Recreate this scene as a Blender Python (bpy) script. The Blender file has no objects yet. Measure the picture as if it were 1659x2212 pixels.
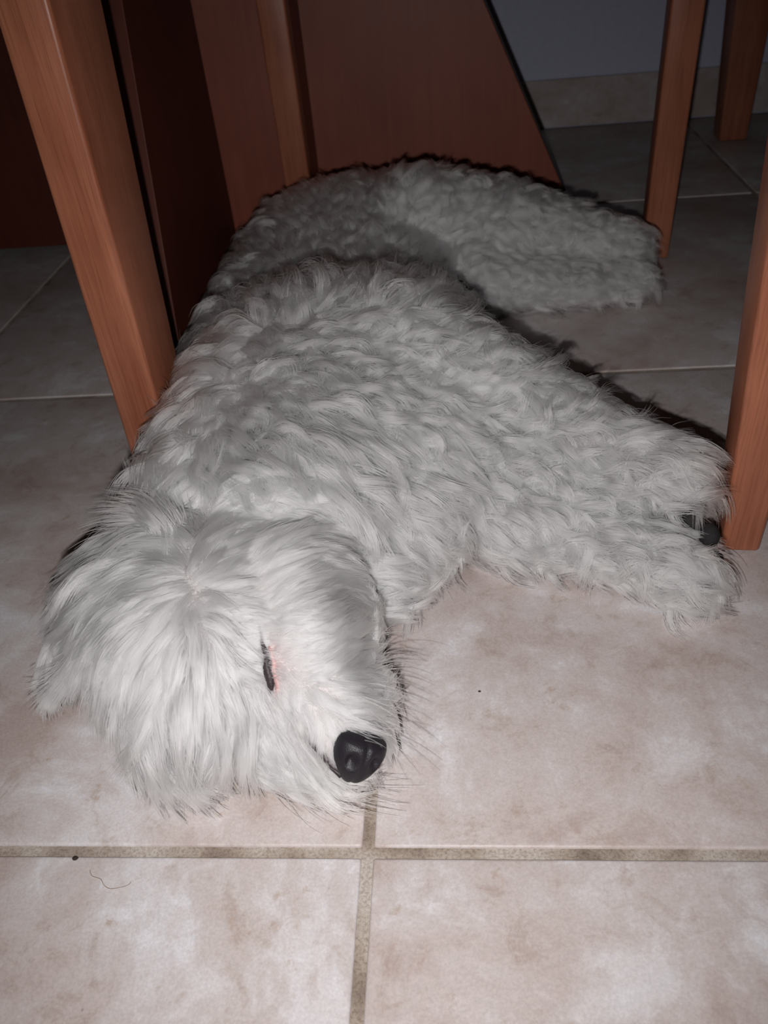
import bpy, bmesh, math, random
import numpy as np
from mathutils import Vector, Matrix, noise
from mathutils.kdtree import KDTree
from mathutils.bvhtree import BVHTree

S = bpy.context.scene
C = S.collection
R = math.radians
random.seed(5)
rng = np.random.default_rng(5)

# ------------------------------------------------------------------ camera
PITCH, ROLL, YAW = 0.6738, -0.1024, -0.1127
cam_loc = Vector((0.0468, -0.1956, 0.3662))
fw = Vector((math.sin(YAW) * math.cos(PITCH), math.cos(YAW) * math.cos(PITCH), -math.sin(PITCH)))
rt = fw.cross(Vector((0, 0, 1))).normalized()
up = rt.cross(fw)
rt2 = rt * math.cos(ROLL) + up * math.sin(ROLL)
up2 = -rt * math.sin(ROLL) + up * math.cos(ROLL)
cd = bpy.data.cameras.new('camera')
cd.sensor_fit = 'VERTICAL'
cd.sensor_height = 36.0
cd.lens = 36.0 * 1728.5 / 2212
cd.clip_start = 0.01
cd.dof.use_dof = True
cd.dof.focus_distance = 0.44
cd.dof.aperture_fstop = 14
cam = bpy.data.objects.new('camera', cd)
C.objects.link(cam)
m3 = Matrix((rt2, up2, -fw)).transposed()
cam.matrix_world = Matrix.Translation(cam_loc) @ m3.to_4x4()
S.camera = cam

# ------------------------------------------------------------------ light
W = bpy.data.worlds.new('world')
S.world = W
W.use_nodes = True
W.node_tree.nodes['Background'].inputs[0].default_value = (0.75, 0.82, 1.0, 1)
W.node_tree.nodes['Background'].inputs[1].default_value = 0.0015
# the phone's own flash, beside the lens
fl = bpy.data.lights.new('phone_flash', 'SPOT')
fl.energy = 9.3
fl.spot_size = R(112)
fl.spot_blend = 1.0
fl.color = (1.0, 0.965, 0.955)
fl.shadow_soft_size = 0.0035
flo = bpy.data.objects.new('phone_flash', fl)
C.objects.link(flo)
flo.matrix_world = Matrix.Translation(cam_loc - rt2 * 0.012 - up2 * 0.030) @ m3.to_4x4()

S.view_settings.view_transform = 'Standard'
S.view_settings.look = 'None'
S.view_settings.gamma = 1
S.view_settings.use_curve_mapping = False
S.view_settings.exposure = 0.0
S.cycles.max_bounces = 9
S.cycles.diffuse_bounces = 3
S.cycles.glossy_bounces = 6
S.cycles.transmission_bounces = 9
S.cycles.transparent_max_bounces = 8
S.cycles.adaptive_threshold = 0.045

# ------------------------------------------------------------------ materials
def mat(name):
    m = bpy.data.materials.new(name)
    m.use_nodes = True
    nt = m.node_tree
    b = nt.nodes['Principled BSDF']
    return m, nt, b

def N(nt, t, **kw):
    n = nt.nodes.new(t)
    for k, v in kw.items():
        if k.startswith('i_'):
            n.inputs[k[2:].replace('_', ' ')].default_value = v
        else:
            setattr(n, k, v)
    return n

def ramp(nt, stops, interp='LINEAR'):
    n = nt.nodes.new('ShaderNodeValToRGB')
    n.color_ramp.interpolation = interp
    e = n.color_ramp.elements
    while len(e) > 1:
        e.remove(e[0])
    e[0].position, e[0].color = stops[0][0], tuple(stops[0][1]) + (1,)
    for p, c in stops[1:]:
        x = e.new(p)
        x.color = tuple(c) + (1,)
    return n

def mixc(nt, f, a, b, mode='MIX'):
    n = nt.nodes.new('ShaderNodeMix')
    n.data_type = 'RGBA'
    n.blend_type = mode
    for s, v in ((0, f), (6, a), (7, b)):
        if hasattr(v, 'links'):
            nt.links.new(v, n.inputs[s])
        elif isinstance(v, (int, float)):
            n.inputs[s].default_value = v
        else:
            n.inputs[s].default_value = tuple(v) + (1,)
    return n.outputs[2]

def tile_material():
    m, nt, b = mat('ceramic_tile')
    L = nt.links.new
    geo = N(nt, 'ShaderNodeNewGeometry')
    oi = N(nt, 'ShaderNodeObjectInfo')
    sc = N(nt, 'ShaderNodeVectorMath', operation='SCALE')
    cx = N(nt, 'ShaderNodeCombineXYZ')
    L(oi.outputs['Random'], cx.inputs[0]); L(oi.outputs['Random'], cx.inputs[2])
    L(cx.outputs[0], sc.inputs[0]); sc.inputs['Scale'].default_value = 7.0
    ad = N(nt, 'ShaderNodeVectorMath', operation='ADD')
    L(geo.outputs['Position'], ad.inputs[0]); L(sc.outputs[0], ad.inputs[1])
    P = ad.outputs[0]
    n1 = N(nt, 'ShaderNodeTexNoise', i_Scale=11.0, i_Detail=9.0, i_Roughness=0.68, i_Distortion=0.35)
    n2 = N(nt, 'ShaderNodeTexNoise', i_Scale=38.0, i_Detail=8.0, i_Roughness=0.72, i_Distortion=0.5)
    n3 = N(nt, 'ShaderNodeTexNoise', i_Scale=62.0, i_Detail=8.0, i_Roughness=0.75, i_Distortion=0.3)
    n4 = N(nt, 'ShaderNodeTexNoise', i_Scale=700.0, i_Detail=3.0, i_Roughness=0.7)
    v1 = N(nt, 'ShaderNodeTexVoronoi', i_Scale=26.0, i_Randomness=1.0)
    for n in (n1, n2, n3, n4, v1):
        L(P, n.inputs['Vector'])
    r1 = ramp(nt, [(0.38, (0.415, 0.345, 0.325)), (0.47, (0.48, 0.422, 0.408)), (0.545, (0.51, 0.468, 0.46)), (0.60, (0.575, 0.55, 0.56))])
    L(n1.outputs['Fac'], r1.inputs[0])
    r2 = ramp(nt, [(0.36, (0.82, 0.755, 0.715)), (0.44, (0.97, 0.955, 0.94)), (0.56, (1.0, 1.0, 1.0)), (0.62, (1.09, 1.115, 1.14))])
    L(n2.outputs['Fac'], r2.inputs[0])
    c = mixc(nt, 0.85, r1.outputs[0], r2.outputs[0], 'MULTIPLY')
    r5 = ramp(nt, [(0.35, (0.90, 0.90, 0.90)), (0.65, (1.06, 1.06, 1.06))])
    L(n4.outputs['Fac'], r5.inputs[0])
    c = mixc(nt, 1.0, c, r5.outputs[0], 'MULTIPLY')
    # brownish blotches with a mask of their own
    r3 = ramp(nt, [(0.60, (0, 0, 0)), (0.68, (1, 1, 1))])
    L(n3.outputs['Fac'], r3.inputs[0])
    mm = N(nt, 'ShaderNodeMath', operation='MULTIPLY')
    mm.inputs[1].default_value = 0.6
    L(r3.outputs[0], mm.inputs[0])
    c = mixc(nt, mm.outputs[0], c, (0.36, 0.27, 0.21))
    # tiny dark pits
    r4 = ramp(nt, [(0.0, (1, 1, 1)), (0.022, (0, 0, 0))])
    L(v1.outputs['Distance'], r4.inputs[0])
    mp = N(nt, 'ShaderNodeMath', operation='MULTIPLY')
    mp.inputs[1].default_value = 0.7
    L(r4.outputs[0], mp.inputs[0])
    c = mixc(nt, mp.outputs[0], c, (0.16, 0.11, 0.09))
    L(c, b.inputs['Base Color'])
    rr = ramp(nt, [(0.3, (0.33,) * 3), (0.7, (0.47,) * 3)])
    L(n2.outputs['Fac'], rr.inputs[0])
    L(rr.outputs[0], b.inputs['Roughness'])
    b.inputs['Specular IOR Level'].default_value = 0.22
    bp = N(nt, 'ShaderNodeBump')
    bp.inputs['Strength'].default_value = 0.10
    bp.inputs['Distance'].default_value = 0.0008
    a2 = N(nt, 'ShaderNodeMath', operation='ADD')
    L(n2.outputs['Fac'], a2.inputs[0]); L(n4.outputs['Fac'], a2.inputs[1])
    L(a2.outputs[0], bp.inputs['Height'])
    L(bp.outputs[0], b.inputs['Normal'])
    return m

def grout_material():
    m, nt, b = mat('grout')
    L = nt.links.new
    geo = N(nt, 'ShaderNodeNewGeometry')
    n1 = N(nt, 'ShaderNodeTexNoise', i_Scale=22.0, i_Detail=3.0)
    n2 = N(nt, 'ShaderNodeTexNoise', i_Scale=620.0, i_Detail=4.0, i_Roughness=0.7)
    L(geo.outputs['Position'], n1.inputs['Vector']); L(geo.outputs['Position'], n2.inputs['Vector'])
    r1 = ramp(nt, [(0.38, (0.20, 0.155, 0.125)), (0.48, (0.33, 0.275, 0.23)), (0.60, (0.43, 0.385, 0.345))])
    L(n1.outputs['Fac'], r1.inputs[0])
    r2 = ramp(nt, [(0.34, (0.62, 0.58, 0.54)), (0.54, (1, 1, 1)), (0.7, (1.12, 1.12, 1.12))])
    L(n2.outputs['Fac'], r2.inputs[0])
    L(mixc(nt, 1.0, r1.outputs[0], r2.outputs[0], 'MULTIPLY'), b.inputs['Base Color'])
    b.inputs['Roughness'].default_value = 0.9
    bp = N(nt, 'ShaderNodeBump')
    bp.inputs['Strength'].default_value = 0.6
    bp.inputs['Distance'].default_value = 0.0008
    L(n2.outputs['Fac'], bp.inputs['Height']); L(bp.outputs[0], b.inputs['Normal'])
    return m

def wood_material(name, dark, light, rough, grain=1.0):
    m, nt, b = mat(name)
    L = nt.links.new
    geo = N(nt, 'ShaderNodeTexCoord')
    mp = N(nt, 'ShaderNodeMapping')
    mp.inputs['Scale'].default_value = (1.6, 1.6, 0.04)
    L(geo.outputs['Object'], mp.inputs[0])
    n1 = N(nt, 'ShaderNodeTexNoise', i_Scale=620.0, i_Detail=4.0, i_Roughness=0.6)
    n2 = N(nt, 'ShaderNodeTexNoise', i_Scale=60.0, i_Detail=3.0, i_Roughness=0.5, i_Distortion=0.5)
    n3 = N(nt, 'ShaderNodeTexNoise', i_Scale=14.0, i_Detail=2.0)
    L(mp.outputs[0], n1.inputs['Vector']); L(mp.outputs[0], n2.inputs['Vector']); L(geo.outputs['Object'], n3.inputs['Vector'])
    r0 = ramp(nt, [(0.3, dark), (0.7, light)])
    a = N(nt, 'ShaderNodeMath', operation='ADD'); a2 = N(nt, 'ShaderNodeMath', operation='MULTIPLY')
    L(n2.outputs['Fac'], a.inputs[0]); L(n3.outputs['Fac'], a.inputs[1]); L(a.outputs[0], a2.inputs[0]); a2.inputs[1].default_value = 0.5
    L(a2.outputs[0], r0.inputs[0])
    r1 = ramp(nt, [(0.36, (0.74, 0.70, 0.67)), (0.5, (1, 1, 1)), (0.66, (1.08, 1.08, 1.08))])
    L(n1.outputs['Fac'], r1.inputs[0])
    L(mixc(nt, 0.75 * grain, r0.outputs[0], r1.outputs[0], 'MULTIPLY'), b.inputs['Base Color'])
    b.inputs['Roughness'].default_value = rough
    b.inputs['Specular IOR Level'].default_value = 0.4
    bp = N(nt, 'ShaderNodeBump')
    bp.inputs['Strength'].default_value = 0.22 * grain
    bp.inputs['Distance'].default_value = 0.0006
    L(n1.outputs['Fac'], bp.inputs['Height']); L(bp.outputs[0], b.inputs['Normal'])
    return m

def plain(name, col, rough, bump=0.0, scale=300.0, var=0.12, spec=0.4):
    m, nt, b = mat(name)
    L = nt.links.new
    geo = N(nt, 'ShaderNodeTexCoord')
    n = N(nt, 'ShaderNodeTexNoise', i_Scale=scale, i_Detail=4.0)
    L(geo.outputs['Object'], n.inputs['Vector'])
    r = ramp(nt, [(0.35, [c * (1 - var) for c in col]), (0.65, [min(1, c * (1 + var)) for c in col])])
    L(n.outputs['Fac'], r.inputs[0]); L(r.outputs[0], b.inputs['Base Color'])
    b.inputs['Roughness'].default_value = rough
    b.inputs['Specular IOR Level'].default_value = spec
    if bump:
        bp = N(nt, 'ShaderNodeBump')
        bp.inputs['Strength'].default_value = bump
        bp.inputs['Distance'].default_value = 0.001
        L(n.outputs['Fac'], bp.inputs['Height']); L(bp.outputs[0], b.inputs['Normal'])
    return m

M_TILE = tile_material()
M_GROUT = grout_material()
M_WALL = plain('wall_paint', (0.56, 0.58, 0.74), 0.9, 0.15, 120, 0.03)
M_CHAIR = wood_material('chair_wood', (0.25, 0.080, 0.042), (0.41, 0.158, 0.090), 0.36)
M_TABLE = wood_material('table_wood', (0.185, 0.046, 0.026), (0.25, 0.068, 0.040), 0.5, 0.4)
M_TABLE_SHADED = wood_material('shaded_table_wood', (0.075, 0.014, 0.006), (0.105, 0.022, 0.010), 0.6, 0.4)  # table wood darkened: shade on near and left boards put into the colour
M_BAND = plain('dark_edge_band', (0.012, 0.010, 0.012), 0.6)
M_RUBBER = plain('black_glide', (0.012, 0.010, 0.010), 0.6)
M_SEAT = plain('seat_fabric', (0.45, 0.36, 0.27), 0.9, 0.3, 500)

def hair_material(name, ca, cb, rough=0.35, rad_rough=0.4, attr=True):
    m = bpy.data.materials.new(name)
    m.use_nodes = True
    nt = m.node_tree
    nt.nodes.remove(nt.nodes['Principled BSDF'])
    out = nt.nodes['Material Output']
    h = nt.nodes.new('ShaderNodeBsdfHairPrincipled')
    h.parametrization = 'COLOR'
    h.inputs['Roughness'].default_value = rough
    h.inputs['Radial Roughness'].default_value = rad_rough
    if attr:
        a = N(nt, 'ShaderNodeAttribute', attribute_name='tint')
        nt.links.new(a.outputs['Color'], h.inputs['Color'])
    else:
        h.inputs['Color'].default_value = tuple(ca) + (1,)
    nt.links.new(h.outputs[0], out.inputs['Surface'])
    return m

M_FUR = hair_material('white_fur', None, None)
M_HAIRD = hair_material('brown_hair', (0.05, 0.03, 0.02), None, attr=False)

def skin_material():
    m, nt, b = mat('dog_skin')
    a = N(nt, 'ShaderNodeAttribute', attribute_name='skin')
    nt.links.new(a.outputs['Color'], b.inputs['Base Color'])
    b.inputs['Roughness'].default_value = 0.75
    return m
M_SKIN = skin_material()

def nose_material():
    m, nt, b = mat('dog_nose')
    L = nt.links.new
    tc = N(nt, 'ShaderNodeTexCoord')
    v = N(nt, 'ShaderNodeTexVoronoi', i_Scale=1500.0)
    L(tc.outputs['Object'], v.inputs['Vector'])
    b.inputs['Base Color'].default_value = (0.012, 0.010, 0.014, 1)
    b.inputs['Roughness'].default_value = 0.5
    b.inputs['Specular IOR Level'].default_value = 0.35
    bp = N(nt, 'ShaderNodeBump')
    bp.inputs['Strength'].default_value = 0.35
    bp.inputs['Distance'].default_value = 0.0003
    bp.invert = True
    L(v.outputs['Distance'], bp.inputs['Height']); L(bp.outputs[0], b.inputs['Normal'])
    return m
M_NOSE = nose_material()
M_LID = plain('eyelid_skin', (0.03, 0.02, 0.022), 0.5, 0.4, 900)
M_PINK = plain('pink_skin', (0.40, 0.24, 0.235), 0.6, 0.4, 700)
M_PAD = plain('paw_pad', (0.022, 0.019, 0.020), 0.8, 0.8, 1200, spec=0.2)
M_CLAW = plain('claw_horn', (0.03, 0.025, 0.025), 0.35)
M_CRUMB = plain('crumb', (0.03, 0.02, 0.015), 0.8)

# ------------------------------------------------------------------ object helpers
def obj(name, bm, m, parent=None, smooth=False):
    me = bpy.data.meshes.new(name)
    bmesh.ops.recalc_face_normals(bm, faces=bm.faces)
    bm.to_mesh(me)
    bm.free()
    if smooth:
        for p in me.polygons:
            p.use_smooth = True
    if m:
        me.materials.append(m)
    o = bpy.data.objects.new(name, me)
    C.objects.link(o)
    if parent is not None:
        o.parent = parent
        o.matrix_parent_inverse = Matrix.Translation(-parent.location) if parent.rotation_euler.z == 0 else parent.matrix_world.inverted()
    return o

def thing(name, label, cat, loc=(0, 0, 0), group=None):
    o = bpy.data.objects.new(name, None)
    C.objects.link(o)
    o.location = loc
    o.empty_display_size = 0.05
    o['label'] = label
    o['category'] = cat
    if group:
        o['group'] = group
    return o

def box_bm(x0, x1, y0, y1, z0, z1, bev=0.0, seg=2, bm=None):
    own = bm is None
    bm = bm or bmesh.new()
    vs = [bm.verts.new(p) for p in ((x0, y0, z0), (x1, y0, z0), (x1, y1, z0), (x0, y1, z0), (x0, y0, z1), (x1, y0, z1), (x1, y1, z1), (x0, y1, z1))]
    for f in ((0, 1, 2, 3), (7, 6, 5, 4), (0, 4, 5, 1), (1, 5, 6, 2), (2, 6, 7, 3), (3, 7, 4, 0)):
        bm.faces.new([vs[i] for i in f])
    if bev and own:
        bmesh.ops.recalc_face_normals(bm, faces=bm.faces)
        bmesh.ops.bevel(bm, geom=list(bm.edges), offset=bev, segments=seg, profile=0.5, affect='EDGES')
    return bm

def loft_bm(rings, bev=0.0):
    """rings: list of four-corner loops from bottom to top"""
    bm = bmesh.new()
    R_ = [[bm.verts.new(p) for p in ring] for ring in rings]
    n = len(R_[0])
    for a, b in zip(R_, R_[1:]):
        for i in range(n):
            bm.faces.new((a[i], a[(i + 1) % n], b[(i + 1) % n], b[i]))
    bm.faces.new(R_[0][::-1])
    bm.faces.new(R_[-1])
    bmesh.ops.recalc_face_normals(bm, faces=bm.faces)
    if bev:
        es = [e for e in bm.edges if not (len(e.link_faces) == 2 and e.link_faces[0].normal.dot(e.link_faces[1].normal) > 0.9)]
        bmesh.ops.bevel(bm, geom=es, offset=bev, segments=3, profile=0.5, affect='EDGES')
    return bm

def prism_bm(poly, axis, a, b, bev=0.0):
    """poly of (u, z) extruded along axis 'x' or 'y' from a to b"""
    def P(u, z, t):
        return (t, u, z) if axis == 'x' else (u, t, z)
    bm = bmesh.new()
    A = [bm.verts.new(P(u, z, a)) for u, z in poly]
    B = [bm.verts.new(P(u, z, b)) for u, z in poly]
    n = len(poly)
    bm.faces.new(A); bm.faces.new(B[::-1])
    for i in range(n):
        bm.faces.new((A[i], B[i], B[(i + 1) % n], A[(i + 1) % n]))
    bmesh.ops.recalc_face_normals(bm, faces=bm.faces)
    if bev:
        bmesh.ops.bevel(bm, geom=list(bm.edges), offset=bev, segments=2, profile=0.5, affect='EDGES')
    return bm

# ------------------------------------------------------------------ the setting
T = 0.45
WALL_Y = 1.3007
fl_o = obj('floor', box_bm(-3 * T, 4 * T, -2 * T - 0.1, WALL_Y, -0.03, -0.0016), M_GROUT)
fl_o['kind'] = 'structure'
tile_cache = {}
def tile_mesh(w, d):
    k = (round(w, 4), round(d, 4))
    if k not in tile_cache:
        bm = box_bm(0, w, 0, d, -0.012, 0.0)
        bmesh.ops.recalc_face_normals(bm, faces=bm.faces)
        es = [e for e in bm.edges if all(v.co.z > -0.001 for v in e.verts) or all(abs(e.verts[0].co.z - e.verts[1].co.z) > 0.005 for _ in (0,))]
        bmesh.ops.bevel(bm, geom=es, offset=0.0016, segments=3, profile=0.6, affect='EDGES')
        me = bpy.data.meshes.new('tile')
        bm.to_mesh(me); bm.free()
        for p in me.polygons:
            p.use_smooth = True
        me.materials.append(M_TILE)
        me.set_sharp_from_angle(angle=R(50))
        tile_cache[k] = me
    return tile_cache[k]
G = 0.0028
for i in range(-3, 4):
    for j in range(-2, 3):
        y0, y1 = j * T + G, (j + 1) * T - G
        if j == 2:
            y1 = 1.2895
        me = tile_mesh(T - 2 * G, y1 - y0)
        t = bpy.data.objects.new('tile', me)
        C.objects.link(t)
        t.location = (i * T + G, y0, random.uniform(-0.0003, 0.0))
        t.parent = fl_o
wl = obj('wall_back', box_bm(-3 * T, 4 * T, WALL_Y, WALL_Y + 0.12, -0.03, 2.5), M_WALL)
wl['kind'] = 'structure'
bb = obj('baseboard_back', box_bm(-3 * T, 4 * T, WALL_Y - 0.0022, WALL_Y - 0.0001, 0.0, 0.0715), M_GROUT)
bb['kind'] = 'structure'
for i in range(-3, 4):
    o = obj('tile', box_bm(i * T + 0.0015, (i + 1) * T - 0.0015, 1.2915, WALL_Y - 0.0022, 0.0015, 0.0743, 0.001), M_TILE, bb)

# ------------------------------------------------------------------ chairs
def quad_ring(x0, x1, y0, y1, z, rot):
    """front edge from (x0,y0) to (x1,..), rotated by rot about its front-left corner"""
    c, s = math.cos(rot), math.sin(rot)
    out = []
    for u, v in ((0, 0), (x1 - x0, 0), (x1 - x0, y1 - y0), (0, y1 - y0)):
        out.append((x0 + u * c - v * s, y0 + u * s + v * c, z))
    return out

def build_chair(root, legs, seat_poly, back_pair, glide=True):
    """legs: list of (list of (z, x0, x1, y0, y1), rot)"""
    for prof, rot in legs:
        lg = obj('leg', loft_bm([quad_ring(x0, x1, y0, y1, z, rot) for z, x0, x1, y0, y1 in prof], 0.0028), M_CHAIR, root, True)
        lg.data.set_sharp_from_angle(angle=R(40))
    # aprons between neighbouring legs
    n = len(seat_poly)
    cx = sum(p[0] for p in seat_poly) / n; cy = sum(p[1] for p in seat_poly) / n
    for i in range(n):
        a = Vector(seat_poly[i]); b = Vector(seat_poly[(i + 1) % n])
        d = (b - a).normalized(); nn = Vector((-d.y, d.x))
        if nn.dot(Vector((cx, cy)) - a) < 0:
            nn = -nn
        a2 = a + d * 0.018 + nn * 0.004; b2 = b - d * 0.018 + nn * 0.004
        w = nn * 0.018
        ring = lambda z: [(a2.x, a2.y, z), (b2.x, b2.y, z), (b2.x + w.x, b2.y + w.y, z), (a2.x + w.x, a2.y + w.y, z)]
        obj('apron', loft_bm([ring(0.375), ring(0.428)], 0.0015), M_CHAIR, root)
    # seat
    def grow(k, z):
        return [(cx + (p[0] - cx) * k, cy + (p[1] - cy) * k, z) for p in seat_poly]
    obj('seat_frame', loft_bm([grow(1.01, 0.429), grow(1.04, 0.433), grow(1.04, 0.447)], 0.002), M_CHAIR, root)
    obj('cushion', loft_bm([grow(0.98, 0.4475), grow(1.02, 0.46), grow(0.98, 0.480), grow(0.86, 0.486)], 0.004), M_SEAT, root, True)
    # backrest: two posts and three rails
    (ax, ay), (bx, by), (ox, oy) = back_pair
    for (px, py) in ((ax, ay), (bx, by)):
        obj('back_post', loft_bm([quad_ring(px - .015 + ox * k, px + .015 + ox * k, py - .013 + oy * k, py + .013 + oy * k, z, 0) for z, k in ((0.449, 0), (0.70, .4), (0.95, 1))], 0.003), M_CHAIR, root)
    for z, k in ((0.62, .28), (0.74, .5), (0.86, .8)):
        px0, py0, px1, py1 = ax + ox * k, ay + oy * k, bx + ox * k, by + oy * k
        d = Vector((px1 - px0, py1 - py0)).normalized() * 0.0155
        ring = lambda zz: [(px0 + d.x, py0 + d.y - .008, zz), (px1 - d.x, py1 - d.y - .008, zz), (px1 - d.x, py1 - d.y + .008, zz), (px0 + d.x, py0 + d.y + .008, zz)]
        obj('back_rail', loft_bm([ring(z), ring(z + 0.055)], 0.002), M_CHAIR, root)

ch = thing('dining_chair', 'brown wooden chair whose tapered legs stand around the sleeping white dog', 'chair', (0.04, 0.50, 0))
legs = [
    ([(0.0005, -0.1995, -0.1672, 0.298, 0.352), (0.16, -0.1960, -0.1637, 0.298, 0.362), (0.31, -0.1922, -0.1605, 0.298, 0.376), (0.428, -0.190, -0.157, 0.298, 0.382)], R(-1)),
    ([(0.0005, 0.2202, 0.2440, 0.207, 0.234), (0.163, 0.2092, 0.2440, 0.207, 0.239), (0.34, 0.1985, 0.2440, 0.207, 0.242), (0.428, 0.196, 0.244, 0.207, 0.242)], R(-5)),
    ([(0.0005, 0.2665, 0.2950, 0.700, 0.726), (0.25, 0.2645, 0.2962, 0.700, 0.729), (0.428, 0.263, 0.297, 0.700, 0.730)], R(-3)),
    ([(0.0005, -0.1440, -0.1130, 0.7955, 0.8225), (0.27, -0.1465, -0.1150, 0.7955, 0.824), (0.428, -0.148, -0.115, 0.7955, 0.825)], 0.0),
]
build_chair(ch, legs, [(-.190, .300), (.240, .210), (.292, .715), (-.140, .805)], ((-.176, .318), (.224, .226), (-.015, -.07)))

ch2 = thing('dining_chair', 'dark brown wooden chair by the back wall, only one leg in view at top right', 'chair', (0.70, 0.95, 0))
l2 = lambda x, y: ([(0.0005, x - .020, x + .020, y - .020, y + .020), (0.19, x - .033, x + .020, y - .026, y + .022), (0.428, x - .040, x + .020, y - .028, y + .022)])
build_chair(ch2, [(l2(.490, 1.160), 0), (l2(.93, 1.150), 0), (l2(.96, .72), 0), (l2(.64, .60), 0)], [(.56, .58), (1.0, .70), (.955, 1.175), (.465, 1.185)], ((.50, 1.15), (.93, 1.15), (0, .06)))

# ------------------------------------------------------------------ table pedestal
tb = thing('dining_table', 'reddish brown table pedestal of splayed upright boards behind the dog', 'table', (-0.17, 0.87, 0))
ZB = 0.012
obj('post', box_bm(-0.2460, -0.1165, 0.832, 0.8995, ZB, 0.70, 0.0015), M_TABLE, tb)
# right board, parallel to the wall
obj('pedestal_board', prism_bm([(-0.1165 - .10, ZB), (0.2070, ZB), (-0.10, 0.66), (-0.10, 0.70), (-0.2165, 0.70)], 'y', 0.9000, 0.9220, 0.001), M_TABLE, tb)
obj('edge_band', prism_bm([(0.2072, ZB), (0.2092, ZB), (-0.0977, 0.66), (-0.0997, 0.66)], 'y', 0.8992, 0.9228), M_BAND, tb)
# near board, running toward the camera
obj('pedestal_board', prism_bm([(0.8315, ZB), (0.529, ZB), (0.715, 0.70), (0.8315, 0.70)], 'x', -0.2460, -0.2245, 0.001), M_TABLE_SHADED, tb)
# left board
obj('pedestal_board', prism_bm([(-0.2465, ZB), (-0.66, ZB), (-0.40, 0.70), (-0.2465, 0.70)], 'y', 0.8325, 0.8545, 0.001), M_TABLE_SHADED, tb)
# far board
obj('pedestal_board', prism_bm([(0.9225, ZB), (1.225, ZB), (1.04, 0.70), (0.9225, 0.70)], 'x', -0.139, -0.1175, 0.001), M_TABLE, tb)
def disc_bm(cx, cy, z0, z1, r, n=20, taper=1.0):
    bm = bmesh.new()
    k = 0.88
    rings = []
    for z, rr in ((z0, r * k), (z0 + (z1 - z0) * .25, r), (z0 + (z1 - z0) * .8, r), (z1, r * k)):
        rings.append([(cx + rr * math.cos(2 * PI * i / n), cy + rr * math.sin(2 * PI * i / n), z) for i in range(n)])
    bm.free()
    return loft_bm(rings)
PI = math.pi
for x, y in ((-0.2300, 0.536), (0.188, 0.911), (-0.635, 0.843), (-0.128, 1.20)):
    obj('foot', disc_bm(x, y, 0.0003, ZB, 0.0125), M_RUBBER, tb, True)
obj('tabletop', disc_bm(-0.17, 0.87, 0.7005, 0.728, 0.42, 64), M_TABLE, tb, True)

# ------------------------------------------------------------------ the dog: body
dog = thing('dog', 'curly white dog asleep on its side on the tiles under the chair', 'dog', (-0.04, 0.35, 0))

def chain(nodes, step=0.012):
    """nodes (x,y,z,rx,ry,rz) -> ellipsoids interpolated between them"""
    out = []
    for a, b in zip(nodes, nodes[1:]):
        a = np.array(a); b = np.array(b)
        n = max(1, int(np.linalg.norm((b - a)[:3]) / step))
        for k in range(n):
            out.append(a + (b - a) * k / n)
    out.append(np.array(nodes[-1]))
    return out

def s3(x, y, z, r, k=1.0):
    return (x, y, z, r, r, r * k)

ELL = []
# torso from rump to neck (lying on its side; back toward -x)
ELL += chain([(-.046, .672, .056, .114, .074, .052), (-.054, .60, .052, .113, .062, .046), (-.060, .535, .047, .106, .060, .042), (-.052, .465, .048, .104, .052, .043), (-.050, .405, .054, .108, .050, .050),
              (-.042, .335, .062, .110, .072, .060), (-.055, .25, .058, .092, .070, .058), (-.072, .185, .054, .074, .060, .052)], 0.02)
# chest front
ELL += chain([(.005, .27, .050, .075, .075, .050), (.002, .205, .040, .048, .042, .036)], 0.02)
ELL += chain([s3(-.030, .170, .034, .034), s3(-.008, .160, .030, .026)])
# upper foreleg
ELL += chain([s3(.010, .325, .078, .048), s3(.065, .300, .066, .040), s3(.110, .270, .057, .031), s3(.145, .240, .055, .026), s3(.176, .214, .060, .023, .9)])
# lower foreleg
ELL += chain([s3(.020, .245, .036, .038), s3(.075, .222, .028, .029), s3(.120, .203, .024, .024), s3(.158, .182, .022, .021), s3(.180, .168, .022, .019, 1)])
ELL += chain([s3(.060, .255, .040, .034), s3(.110, .232, .036, .026), s3(.140, .212, .034, .020)])
# hind: thigh, shank, paw (upper) and second leg (lower)
ELL += chain([s3(.020, .640, .072, .056, .9), s3(.080, .640, .062, .054, .9), s3(.130, .640, .052, .045), s3(.175, .632, .046, .035), s3(.222, .618, .044, .026)])
ELL += chain([s3(.060, .585, .036, .036), s3(.120, .580, .030, .027), s3(.180, .578, .025, .022), s3(.228, .585, .024, .021)])
# skull, cheek, forehead, muzzle, jaw
HEAD = chain([(-.090, .118, .052, .058, .048, .048), (-.085, .085, .050, .056, .046, .046), (-.086, .058, .044, .036, .030, .038)], 0.015)
HEAD += chain([(-.050, .115, .056, .042, .036, .042), (-.035, .080, .054, .032, .028, .036)], 0.012)
HEAD += chain([s3(-.035, .075, .050, .031), s3(-.020, .052, .045, .0235), s3(-.009, .035, .042, .0165)], 0.008)
HEAD += chain([s3(-.052, .052, .030, .024), s3(-.034, .040, .024, .016), s3(-.022, .032, .022, .011)], 0.008)
ELL += HEAD

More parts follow.
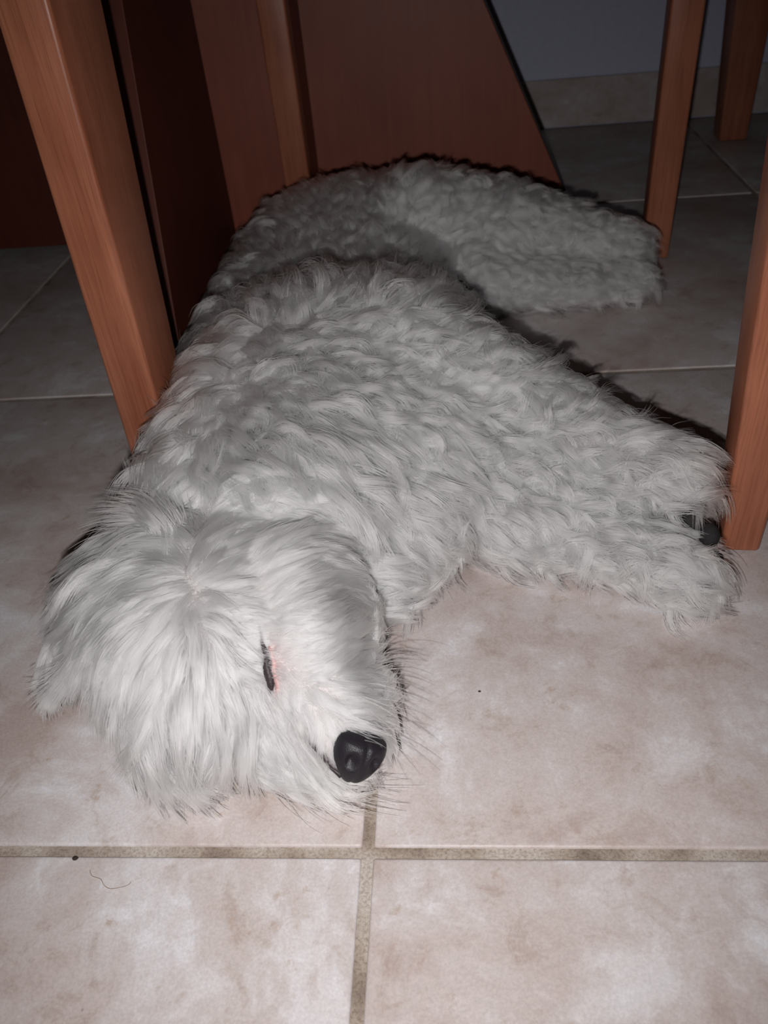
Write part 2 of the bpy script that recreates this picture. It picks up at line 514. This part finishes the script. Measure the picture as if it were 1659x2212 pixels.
bm = bmesh.new()
base = bmesh.new()
bmesh.ops.create_icosphere(base, subdivisions=3, radius=1.0)
bv = np.array([v.co[:] for v in base.verts]); bf = [[v.index for v in f.verts] for f in base.faces]
base.free(); bm.free()
V = []; F = []
for e in ELL:
    off = len(V) * len(bv)
    V.append(bv * e[3:6] + e[:3])
    F += [[i + off for i in f] for f in bf]
me = bpy.data.meshes.new('body')
me.from_pydata(np.concatenate(V).tolist(), [], F)
tmp = bpy.data.objects.new('tmp', me)
C.objects.link(tmp)
md = tmp.modifiers.new('r', 'REMESH'); md.mode = 'VOXEL'; md.voxel_size = 0.0045
sm = tmp.modifiers.new('s', 'SMOOTH'); sm.iterations = 10; sm.factor = 0.5
dg = bpy.context.evaluated_depsgraph_get()
bme = bpy.data.meshes.new_from_object(tmp.evaluated_get(dg))
bpy.data.objects.remove(tmp)
bme.name = 'body'
nv = len(bme.vertices)
co = np.empty(nv * 3); bme.vertices.foreach_get('co', co); co = co.reshape(-1, 3)
co[:, 2] = np.maximum(co[:, 2], 0.0035)
bme.vertices.foreach_set('co', co.ravel()); bme.update()
bme.polygons.foreach_set('use_smooth', [True] * len(bme.polygons))
EYE = np.array([-.0470, .0575, .0750])
def smooth01(x): 
    x = np.clip(x, 0, 1); return x * x * (3 - 2 * x)
def skin_col(P):
    base = np.tile(np.array([.34, .31, .31]), (len(P), 1))
    e = np.exp(-(((P - EYE - np.array([.0035, -.002, 0])) / np.array([.006, .014, .02])) ** 2).sum(1))[:, None]
    base = base * (1 - e) + np.array([.34, .23, .225]) * e
    d = np.exp(-(((P - EYE) / np.array([.003, .012, .02])) ** 2).sum(1))[:, None]
    return base * (1 - d) + np.array([.03, .02, .02]) * d
ca = bme.color_attributes.new('skin', 'FLOAT_COLOR', 'POINT')
ca.data.foreach_set('color', np.concatenate([skin_col(co), np.ones((nv, 1))], 1).ravel())
bme.materials.clear(); bme.materials.append(M_SKIN)
body = bpy.data.objects.new('body', bme)
C.objects.link(body)
body.parent = dog
body.matrix_parent_inverse = Matrix.Translation(-dog.location)

# ------------------------------------------------------------------ ear (a flap lying back on the floor)
def patch_mesh(name, rows, m, parent, thick=0.003):
    """rows: grid of points (list of lists) -> thick smooth flap"""
    bm = bmesh.new()
    nr, nc = len(rows), len(rows[0])
    vs = [[bm.verts.new(p) for p in r] for r in rows]
    for i in range(nr - 1):
        for j in range(nc - 1):
            bm.faces.new((vs[i][j], vs[i][j + 1], vs[i + 1][j + 1], vs[i + 1][j]))
    bmesh.ops.recalc_face_normals(bm, faces=bm.faces)
    up_ = sum((f.normal.z for f in bm.faces))
    if up_ < 0:
        bmesh.ops.reverse_faces(bm, faces=bm.faces)
    bmesh.ops.subdivide_edges(bm, edges=bm.edges, cuts=3, use_grid_fill=True, smooth=0.6)
    r = bmesh.ops.solidify(bm, geom=bm.faces[:], thickness=thick)
    me = bpy.data.meshes.new(name)
    bm.to_mesh(me); bm.free()
    for p in me.polygons: p.use_smooth = True
    me.materials.append(m)
    a = me.color_attributes.new('skin', 'FLOAT_COLOR', 'POINT')
    a.data.foreach_set('color', [.40, .33, .32, 1] * len(me.vertices))
    o = bpy.data.objects.new(name, me)
    C.objects.link(o); o.parent = parent
    o.matrix_parent_inverse = Matrix.Translation(-parent.location)
    return o
ear = patch_mesh('ear', [
    [(-.118, .150, .086), (-.105, .125, .097), (-.102, .098, .095)],
    [(-.150, .142, .074), (-.142, .112, .084), (-.132, .082, .078)],
    [(-.174, .124, .052), (-.172, .100, .056), (-.162, .080, .050)],
    [(-.186, .106, .026), (-.188, .092, .030), (-.184, .078, .026)]], M_SKIN, dog)

# ------------------------------------------------------------------ fur
# combing guides: x, y, z, direction x, y, z, length, curl, spread, lift
GUIDES = []
def g(x, y, z, dx, dy, dz, L, curl, spread, lift):
    GUIDES.append((x, y, z, dx, dy, dz, L, curl, spread, lift))
# head: hair whorls out of a spot on the cheek; forehead hair runs back over the skull
g(-.050, .130, .095,   .85, .35, 0, .024, .12, .2, .2)
g(-.020, .120, .085,   .95, .0, 0, .024, .12, .2, .2)
g(-.005, .110, .065,   .90, .10, -.2, .026, .15, .2, .4)
g(-.062, .100, .098,   .75, .60, 0, .024, .12, .2, .2)
g(-.078, .105, .098,  .55, .60, 0, .024, .15, .25, .22)
g(-.100, .110, .095,  -.85, .30, 0, .030, .2, .25, .28)
g(-.075, .140, .098,  .90, .15, 0, .026, .3, .35, .3)
g(-.055, .150, .098,   .90, .20, 0, .024, .3, .4, .35)
g(-.105, .140, .092,  -.95, -.10, 0, .034, .3, .3, .35)
g(-.125, .135, .085,  -.95, -.20, 0, .036, .35, .3, .45)
g(-.125, .105, .085,  -.85, -.50, -.1, .034, .3, .25, .45)
g(-.100, .082, .090,  -.80, -.50, 0, .028, .25, .25, .35)
g(-.088, .060, .080,  -.30, -.95, -.1, .028, .2, .2, .35)
g(-.110, .065, .070,  -.50, -.85, -.2, .032, .25, .2, .45)
g(-.072, .060, .082,   .20, -.95, 0, .024, .2, .2, .35)
g(-.085, .045, .065,  -.10, -1., -.3, .034, .20, .2, .5)
g(-.062, .042, .060,   .30, -1., -.3, .030, .20, .2, .45)
g(-.100, .040, .050,  -.15, -1., -.3, .032, .20, .2, .5)
g(-.130, .075, .055,  -.3, -.9, -.3, .026, .25, .2, .4)
g(-.066, .070, .085,   .85, .15, 0, .018, .15, .15, .3)
g(-.060, .056, .078,   .9, -.05, 0, .013, .15, .15, .35)
g(-.040, .060, .080,   .8, .15, 0, .009, .05, .2, .25)
# muzzle
g(-.030, .085, .088,   .70, .60, 0, .020, .06, .12, .2)
g(-.005, .085, .065,   .8, .3, 0, .026, .08, .15, .4)
g(.005, .060, .050,    .9, .2, 0, .026, .10, .2, .55)
g(-.018, .058, .072,   .5, .75, 0, .017, .06, .15, .25)
g(-.034, .045, .060,   .3, -.8, -.2, .011, .05, .2, .25)
g(-.006, .042, .058,   .8, .1, 0, .016, .08, .2, .35)
g(-.024, .034, .055,  -.1, -.9, 0, .011, .08, .2, .25)
g(-.036, .040, .035,   .2, -1., -.2, .010, .10, .15, .3)
g(-.026, .028, .015,   1., -.35, -.2, .024, .30, .25, .5)
g(-.045, .030, .020,   .5, -.9, -.2, .018, .20, .2, .5)
# ear
g(-.150, .120, .080,  -.8, -.5, -.3, .028, .15, .12, .3)
g(-.175, .100, .060,  -.5, -.9, -.4, .024, .15, .12, .25)
g(-.190, .080, .030,   .2, -1., -.3, .018, .20, .12, .2)
# neck ruff
g(-.060, .190, .110,   .5, -.8, 0, .040, .5, .4, .6)
g(-.020, .185, .100,   .7, -.7, 0, .036, .5, .4, .6)
g(-.120, .200, .090,  -.4, -.7, 0, .040, .5, .4, .6)
g(-.140, .240, .070,  -.9, .1, 0, .034, .5, .4, .6)
g(.010, .200, .060,    .8, -.5, 0, .030, .6, .5, .5)
g(.040, .200, .040,    .7, -.6, -.2, .030, .6, .5, .5)
# shoulder / chest
g(-.060, .280, .125,   .2, -.5, 0, .030, .8, .8, .5)
g(.000, .280, .120,    .7, -.2, 0, .028, .8, .8, .5)
g(-.120, .310, .100,  -.8, .3, 0, .030, .6, .6, .6)
g(-.090, .375, .120,  -.2, .9, .2, .034, .5, .4, .9)
g(-.040, .375, .120,   .0, .9, .2, .038, .5, .4, .95)
g(.010, .375, .115,    .2, .9, .2, .042, .5, .4, .95)
g(.045, .380, .100,    .7, .7, .1, .042, .6, .35, .9)
g(-.060, .460, .090,  -.1, 1., 0, .026, .4, .4, .6)
g(.020, .460, .080,    .3, 1., 0, .026, .4, .4, .6)
g(-.130, .420, .090,  -.8, .5, 0, .032, .5, .5, .7)
g(-.150, .520, .060,  -.8, .5, 0, .030, .4, .4, .7)
g(-.060, .540, .100,  -.1, 1., 0, .028, .4, .4, .7)
g(.020, .540, .085,    .3, .8, 0, .026, .4, .4, .6)
g(-.060, .650, .105,  -.2, .9, 0, .026, .4, .4, .7)
g(-.130, .660, .070,  -.7, .7, 0, .026, .4, .4, .7)
g(.030, .690, .110,    .4, .7, 0, .028, .8, .7, .7)
# forelegs
g(.080, .310, .110,    .8, .0, 0, .032, .8, .6, .5)
g(.090, .330, .080,    .8, .5, 0, .032, .7, .5, .7)
g(.140, .270, .090,    .7, -.4, 0, .030, .8, .5, .5)
g(.190, .220, .080,    .8, -.4, -.2, .026, .7, .4, .4)
g(.100, .210, .045,    .5, -.7, 0, .026, .9, .6, .5)
g(.150, .190, .040,    .5, -.8, 0, .028, .9, .5, .5)
g(.190, .180, .030,    .7, -.7, -.2, .026, .6, .4, .4)
# hind legs
g(.090, .640, .110,    .8, .3, 0, .026, .9, .7, .6)
g(.140, .640, .090,    .9, .1, 0, .024, .9, .7, .6)
g(.200, .620, .070,    .9, -.1, 0, .022, .8, .5, .5)
g(.120, .570, .050,    .6, -.6, 0, .024, .7, .5, .4)
g(.200, .575, .035,    .8, -.5, 0, .022, .7, .4, .4)
GU = np.array(GUIDES)

def field(P, k=4.6):
    d = np.sqrt(((P[:, None, :] - GU[None, :, :3]) ** 2).sum(-1))
    w = 1.0 / (d + 0.006) ** k
    w /= w.sum(1, keepdims=True)
    return w @ GU[:, 3:]

def nrm(v):
    return v / np.maximum(np.linalg.norm(v, axis=-1, keepdims=True), 1e-9)

def sample_surface(me, n, weight):
    me.calc_loop_triangles()
    nt_ = len(me.loop_triangles)
    tv = np.empty(nt_ * 3, int); me.loop_triangles.foreach_get('vertices', tv); tv = tv.reshape(-1, 3)
    c = np.empty(len(me.vertices) * 3); me.vertices.foreach_get('co', c); c = c.reshape(-1, 3)
    vn = np.empty(len(me.vertices) * 3); me.vertices.foreach_get('normal', vn); vn = vn.reshape(-1, 3)
    A, B, D = c[tv[:, 0]], c[tv[:, 1]], c[tv[:, 2]]
    ar = np.linalg.norm(np.cross(B - A, D - A), axis=1) * .5
    cen = (A + B + D) / 3
    cn = nrm(vn[tv].mean(1))
    w = ar * weight(cen, cn)
    idx = rng.choice(nt_, n, p=w / w.sum())
    u, v = rng.random(n), rng.random(n)
    fl_ = u + v > 1
    u[fl_], v[fl_] = 1 - u[fl_], 1 - v[fl_]
    P = A[idx] + (B - A)[idx] * u[:, None] + (D - A)[idx] * v[:, None]
    Nn = nrm(vn[tv[idx, 0]] * (1 - u - v)[:, None] + vn[tv[idx, 1]] * u[:, None] + vn[tv[idx, 2]] * v[:, None])
    return P, Nn

def frames(P, Nn, T_):
    t = nrm(T_ - (T_ * Nn).sum(1, keepdims=True) * Nn)
    b = np.cross(Nn, t)
    return t, b

def paths(P, Nn, t, b, L, curl, lift, phase, freq, K):
    """K points per strand"""
    s = np.linspace(0, 1, K)[None, :, None]
    L = L[:, None, None]; lift = lift[:, None, None]; curl = curl[:, None, None]
    ph = phase[:, None, None]; fr = freq[:, None, None]
    Nn, t, b = Nn[:, None, :], t[:, None, :], b[:, None, :]
    up_ = lift * (s * (1.35 - .75 * s))
    al = np.sqrt(np.maximum(1 - .55 * lift ** 2, .2)) * (s * .55 + s * s * .45)
    amp = curl * .26 * s ** .8
    off_b = amp * (np.sin(6.283 * fr * s + ph) - np.sin(ph) * (1 - s))
    off_n = amp * .6 * (np.cos(6.283 * fr * s + ph) - np.cos(ph) * (1 - s))
    X = P[:, None, :] + L * (Nn * (up_ + off_n) + t * al + b * off_b)
    X[:, :, 2] -= (L[:, :, 0] * .10 * s[:, :, 0] ** 2)
    return X

def make_fur(name, me, n, nclump, parent, weight, K=8, rad=(0.00016, 0.00022), clumpk=.95, tint=None, lenk=1.0, label=None):
    CP, CN = sample_surface(me, nclump, weight)
    f = field(CP)
    T0 = f[:, :3]
    ct, cb = frames(CP, CN, T0)
    ang = rng.normal(0, 1, nclump) * f[:, 5] * .9
    ct2 = ct * np.cos(ang)[:, None] + cb * np.sin(ang)[:, None]
    cb2 = np.cross(CN, ct2)
    cL = f[:, 3] * rng.uniform(.75, 1.25, nclump) * lenk
    cC = f[:, 4] * rng.uniform(.5, 1.4, nclump)
    cLift = np.clip(f[:, 6] * rng.uniform(.6, 1.35, nclump), .05, 1.1)
    cPh = rng.uniform(0, 6.283, nclump)
    cFr = rng.uniform(.45, .95, nclump)
    CX = paths(CP, CN, ct2, cb2, cL, cC, cLift, cPh, cFr, K)
    kd = KDTree(nclump)
    for i, p in enumerate(CP): kd.insert(p, i)
    kd.balance()
    P, Nn = sample_surface(me, n, weight)
    jit = P + rng.normal(0, .0012, P.shape)
    own = np.fromiter((kd.find(p)[1] for p in jit), int, n)
    dist = np.linalg.norm(P - CP[own], axis=1)
    dirw = ct2[own]
    t, b = frames(P, Nn, dirw)
    a = rng.normal(0, .14, n)
    t2 = t * np.cos(a)[:, None] + b * np.sin(a)[:, None]
    b2 = np.cross(Nn, t2)
    rl = rng.uniform(.72, 1.12, n)
    X = paths(P, Nn, t2, b2, cL[own] * rl, cC[own] * rng.uniform(.8, 1.2, n), cLift[own] * rng.uniform(.8, 1.2, n), cPh[own] + rng.normal(0, .25, n), cFr[own], K)
    s = np.linspace(0, 1, K)[None, :, None]
    ck = clumpk * rng.uniform(.55, 1.0, n)[:, None, None]
    stray = (rng.random(n) < .10)[:, None, None]
    ck = np.where(stray, ck * .25, ck)
    spread = (P - CP[own])[:, None, :] * .22
    target = CX[own] * 1.0 + spread + (rl[:, None, None] - 1) * (CX[own] - CX[own][:, :1]) * .8
    X = X + (target - X) * ck * smooth01(s * 1.05) 
    X[:, :, 2] = np.maximum(X[:, :, 2], .0012 + rng.random((n, 1)) * .002)
    cu = bpy.data.hair_curves.new(name)
    cu.add_curves([K] * n)
    cu.attributes['position'].data.foreach_set('vector', X.astype(np.float32).ravel())
    r0 = rng.uniform(rad[0], rad[1], n)[:, None] * np.array([1.0] * max(1, K - 3) + [.85, .6, .25])[None, :]
    ra = cu.attributes.get('radius') or cu.attributes.new('radius', 'FLOAT', 'POINT')
    ra.data.foreach_set('value', r0.astype(np.float32).ravel())
    col = tint(P, CP[own], own)
    ta = cu.attributes.new('tint', 'FLOAT_COLOR', 'CURVE')
    ta.data.foreach_set('color', np.concatenate([col, np.ones((n, 1))], 1).astype(np.float32).ravel())
    cu.materials.append(M_FUR)
    o = bpy.data.objects.new(name, cu)
    C.objects.link(o)
    o.parent = parent
    o.matrix_parent_inverse = Matrix.Translation(-dog.location) if parent is dog else Matrix.Identity(4)
    if label: o['label'] = label
    return o

def blob(P, c, r):
    return np.exp(-((P - np.array(c)) ** 2).sum(1) / r ** 2)

def tint(P, CPo, own):
    n = len(P)
    cv = rng.normal(0, .022, own.max() + 1)
    v = rng.normal(0, .022, n) + cv[own]
    base = np.array([.945, .900, .925])[None, :] + v[:, None]
    # creamier on the paws and legs
    leg = smooth01((P[:, 0] - .05) / .12)[:, None]
    base = base * (1 - leg) + np.array([.935, .885, .86]) * leg
    ch_ = blob(P, (-.03, .012, .015), .03)[:, None]
    base = base * (1 - ch_ * .8) + np.array([.84, .77, .68]) * ch_ * .8
    rf = np.maximum(blob(P, (-.085, .185, .085), .035), blob(P, (-.03, .185, .09), .03))[:, None]
    base = base * (1 - .7 * rf) + np.array([.96, .92, .86]) * .7 * rf
    # stain on the muzzle side
    st = blob(P, (.000, .085, .075), .016)[:, None]
    base = base * (1 - .6 * st) + np.array([.62, .52, .38]) * .6 * st
    # pinkish around the eye
    ey = blob(P, EYE + np.array([.008, -.004, 0]), .010)[:, None]
    base = base * (1 - .6 * ey) + np.array([.62, .46, .45]) * .6 * ey
    dk = np.exp(-(((P - EYE - np.array([.001, -.005, -.003])) / np.array([.0048, .011, .02])) ** 2).sum(1))[:, None]
    base = base * (1 - .9 * dk) + np.array([.10, .07, .07]) * .9 * dk
    lp = np.maximum(blob(P, (-.0196, .0266, .0490), .009), blob(P, (-.029, .036, .057), .009))[:, None]
    base = base * (1 - .8 * lp) + np.array([.24, .21, .21]) * .8 * lp
    sw = blob(P, (-.079, .070, .085), .013)[:, None]
    base = base * (1 - .5 * sw) + np.array([.86, .73, .76]) * .5 * sw
    nb = blob(P, (-.003, .034, .056), .008)[:, None]
    base = base * (1 - .5 * nb) + np.array([.35, .26, .27]) * .5 * nb
    return np.clip(base, .02, .965)

NOSE = Vector((-.0020, .0235, .0450))
def w_body(P, Nn):
    w = np.ones(len(P))
    w *= np.where((Nn[:, 2] < -.35) | (P[:, 2] < .006), .05, 1)
    head = ((P[:, 1] < .17) & (P[:, 0] < .03))
    w *= np.where(head, 2.0, 1.0)
    Q = P - EYE; Q = np.stack([Q[:, 0] + .29 * Q[:, 1] - .001, Q[:, 1], Q[:, 2] * .4], 1)
    eye = np.linalg.norm(Q / np.array([.0026, .0110, .02]), axis=1)
    w *= np.where(eye < 1, .05, 1)
    dn = np.linalg.norm(P - np.array(NOSE), axis=1)
    w *= smooth01((dn - .0095) / .006) + .0001
    w *= np.where(np.linalg.norm(P - np.array([.196, .181, .039]), axis=1) < .013, .18, 1)
    return w
make_fur('fur', bme, 310000, 9000, dog, w_body, tint=tint, clumpk=.88)
make_fur('undercoat', bme, 130000, 40000, dog, w_body, K=5, clumpk=.2, lenk=.42, tint=lambda P, a, b: tint(P, a, b) * .93)
make_fur('ear_fur', ear.data, 26000, 160, ear, lambda P, Nn: np.ones(len(P)), tint=tint, clumpk=.7)

# ------------------------------------------------------------------ long beard hairs and whiskers
def make_whiskers(n):
    K = 10
    X = np.zeros((n, K, 3))
    s = np.linspace(0, 1, K)
    for i in range(n):
        q = rng.random()
        if q < .20:      # bristles fanning out on the far side of the muzzle
            u = rng.random()
            o = np.array([.006 - .004 * u + rng.normal(0, .003), .082 - .050 * u, .052 + rng.normal(0, .010)])
            a = R(38 - 70 * u + rng.normal(0, 10))
            d = np.array([math.cos(a), math.sin(a), rng.normal(-.15, .2)])
            L = rng.uniform(.018, .034); bend = np.array([0, -.15, -.5])
        elif q < .62:    # chin beard sweeping over the tile toward the grout
            u = rng.random()
            o = np.array([-.052 + .036 * u, .036 - .008 * u + rng.normal(0, .003), .018 + rng.normal(0, .006)])
            a = R(-72 + 50 * u + rng.normal(0, 10))
            d = np.array([math.cos(a), math.sin(a), -.15])
            L = rng.uniform(.020, .036); bend = np.array([.55, .42, -.1])
        elif q < .82:    # long strands arching off the ear
            h_ = rng.integers(0, 5)
            o = np.array([-.112 - .005 * h_, .158 - .010 * h_, .098 - .002 * h_]) + rng.normal(0, .003, 3)
            d = np.array([-.85, .15 - .06 * h_, .12]) + rng.normal(0, .06, 3)
            L = rng.uniform(.040, .055); bend = np.array([.15, -.75, -.85])
        else:            # arcs over the side of the nose
            u = rng.random()
            o = np.array([-.022 + .018 * u, .046 - .006 * u, .0615 - .005 * u])
            d = np.array([-.20 + rng.normal(0, .08), -.9, .02])
            L = rng.uniform(.014, .022); bend = np.array([.02, -.1, -.75])
        d = d / np.linalg.norm(d)
        X[i] = o + L * (s[:, None] * d + (s ** 2)[:, None] * bend * .6)
    X[:, :, 2] = np.maximum(X[:, :, 2], .0012)
    cu = bpy.data.hair_curves.new('whiskers')
    cu.add_curves([K] * n)
    cu.attributes['position'].data.foreach_set('vector', X.astype(np.float32).ravel())
    ra = cu.attributes.get('radius') or cu.attributes.new('radius', 'FLOAT', 'POINT')
    ra.data.foreach_set('value', np.tile(np.linspace(.00017, .00004, K), n).astype(np.float32))
    col = np.tile(np.array([.93, .88, .82, 1.0]), (n, 1))
    dk = rng.random(n) < .06
    col[dk] = [.25, .2, .17, 1]
    ta = cu.attributes.new('tint', 'FLOAT_COLOR', 'CURVE')
    ta.data.foreach_set('color', col.astype(np.float32).ravel())
    cu.materials.append(M_FUR)
    o = bpy.data.objects.new('whiskers', cu)
    C.objects.link(o)
    o.parent = dog
    o.matrix_parent_inverse = Matrix.Translation(-dog.location)
    o['kind'] = 'stuff'
make_whiskers(320)

# ------------------------------------------------------------------ nose, eye, pads
def ellipsoid_bm(c, r, rot=None, sub=4, fn=None):
    bm = bmesh.new()
    bmesh.ops.create_icosphere(bm, subdivisions=sub, radius=1)
    for v in bm.verts:
        p = v.co.copy()
        if fn: p = fn(p)
        p = Vector((p.x * r[0], p.y * r[1], p.z * r[2]))
        if rot: p = rot @ p
        v.co = p + Vector(c)
    return bm

# nose: local +y points out of the muzzle, +x toward the bridge side
ny = Vector((.30, -.85, .22)).normalized()
nz = Vector((.42, .25, .85)); nz = (nz - ny * nz.dot(ny)).normalized()
nx = ny.cross(nz)
NR = Matrix((nx, ny, nz)).transposed()
def nosefn(p):
    q = p.copy()
    q.y *= (1.0 if q.y > 0 else 1.2)
    q.x *= 1.0 + .28 * q.z
    for sx in (-1, 1):
        d = Vector((q.x - .0, 0, 0))
        c0 = Vector((sx * .46, .84, .12))
        dd = (q - c0).length
        if dd < .34:
            q = q - Vector((0, 1, 0)) * (.34 - dd) * 1.1
    # central groove
    if q.y > .2:
        q.y -= .10 * math.exp(-(q.x / .10) ** 2)
    # flatten the top
    q.z = q.z if q.z < .6 else .6 + (q.z - .6) * .5
    return q
obj('nose', ellipsoid_bm(NOSE, (.0122, .0105, .0145), NR, 5, nosefn), M_NOSE, dog, True)

LIPP = [(-.0262, .0300, .0520), (-.0228, .0262, .0497), (-.0185, .0230, .0470), (-.0140, .0195, .0430), (-.0095, .0160, .0390)]
# closed eye: dark lid line with pink corner
def tube_bm(pts, rads, n=8):
    bm = bmesh.new()
    rings = []
    for i, p in enumerate(pts):
        p = Vector(p)
        a = Vector(pts[max(0, i - 1)]); b = Vector(pts[min(len(pts) - 1, i + 1)])
        d = (b - a).normalized()
        u = d.cross(Vector((0, 0, 1)));  u = u.normalized() if u.length > .1 else Vector((1, 0, 0))
        w = d.cross(u)
        rings.append([bm.verts.new(p + (u * math.cos(6.283 * k / n) + w * math.sin(6.283 * k / n)) * rads[i]) for k in range(n)])
    for a, b in zip(rings, rings[1:]):
        for k in range(n):
            bm.faces.new((a[k], a[(k + 1) % n], b[(k + 1) % n], b[k]))
    bm.faces.new(rings[0][::-1]); bm.faces.new(rings[-1])
    return bm
bvh = BVHTree.FromPolygons([v.co.copy() for v in bme.vertices], [tuple(p.vertices) for p in bme.polygons])
def on_body(x, y, lift=0.0):
    h = bvh.ray_cast(Vector((x, y, .3)), Vector((0, 0, -1)))
    return h[0] + h[1] * lift
epts = [on_body(-.0500 + .0062 * k / 8 + .0010 * math.sin(k / 8 * PI) + .0005 * math.sin(k * 2.1), .0685 - .0215 * k / 8, .0004) for k in range(9)]
obj('eyelid', tube_bm(epts, [.0004, .0009, .0013, .0016, .0019, .0023, .0025, .0022, .0009]), M_LID, dog, True)
obj('lip', tube_bm(LIPP, [.0008, .0016, .0020, .0022, .0016]), M_LID, dog, True)
epk = [p + Vector((.0034, -.0012, -.0012)) for p in epts[2:]]
obj('eye_corner', tube_bm(epk, [.0006, .0009, .0012, .0014, .0015, .0014, .0008]), M_PINK, dog, True)

for c, r in (((.1985, .1780, .0400), (.006, .0075, .0075)), ((.2000, .1670, .0300), (.0055, .007, .0065)), ((.1905, .1885, .0430), (.0065, .007, .0065))):
    obj('paw_pad', ellipsoid_bm(c, r, None, 3), M_PAD, dog, True)

# ------------------------------------------------------------------ small things on the floor
def loose_hair(name, pts, rad, label, cat):
    cu = bpy.data.hair_curves.new(name)
    cu.add_curves([len(pts)])
    cu.attributes['position'].data.foreach_set('vector', np.array(pts, np.float32).ravel())
    ra = cu.attributes.get('radius') or cu.attributes.new('radius', 'FLOAT', 'POINT')
    ra.data.foreach_set('value', [rad] * len(pts))
    cu.materials.append(M_HAIRD)
    o = bpy.data.objects.new(name, cu)
    C.objects.link(o)
    o['label'] = label; o['category'] = cat
    return o

h = loose_hair('dark_hair', [(-.1349, -.0102, .0004), (-.1327, -.0132, .0006), (-.1280, -.0147, .0006), (-.1251, -.0178, .0006), (-.1214, -.0193, .0005), (-.1167, -.0186, .0006), (-.1134, -.0173, .0005), (-.1125, -.0159, .0005)], .00013,
           'short wavy dark hair lying on the pale tile at the lower left', 'hair')
def crumb(name, x, y, z, r, label):
    bm = ellipsoid_bm((0, 0, 0), (r * 1.4, r, r * .6), None, 2, lambda p: p * (1 + .25 * noise.noise(p * 2.3 + Vector((x, y, 0)) * 50)))
    o = obj(name, bm, M_CRUMB)
    o.location = (x, y, z + r * .45)
    o['label'] = label; o['category'] = 'crumb'
crumb('crumb', -.1448, -.0040, -.0012, .0013, 'dark crumb lodged in the grout line at the lower left')
crumb('crumb', .0576, .0950, 0, .0006, 'tiny dark speck on the open tile right of the dog muzzle')
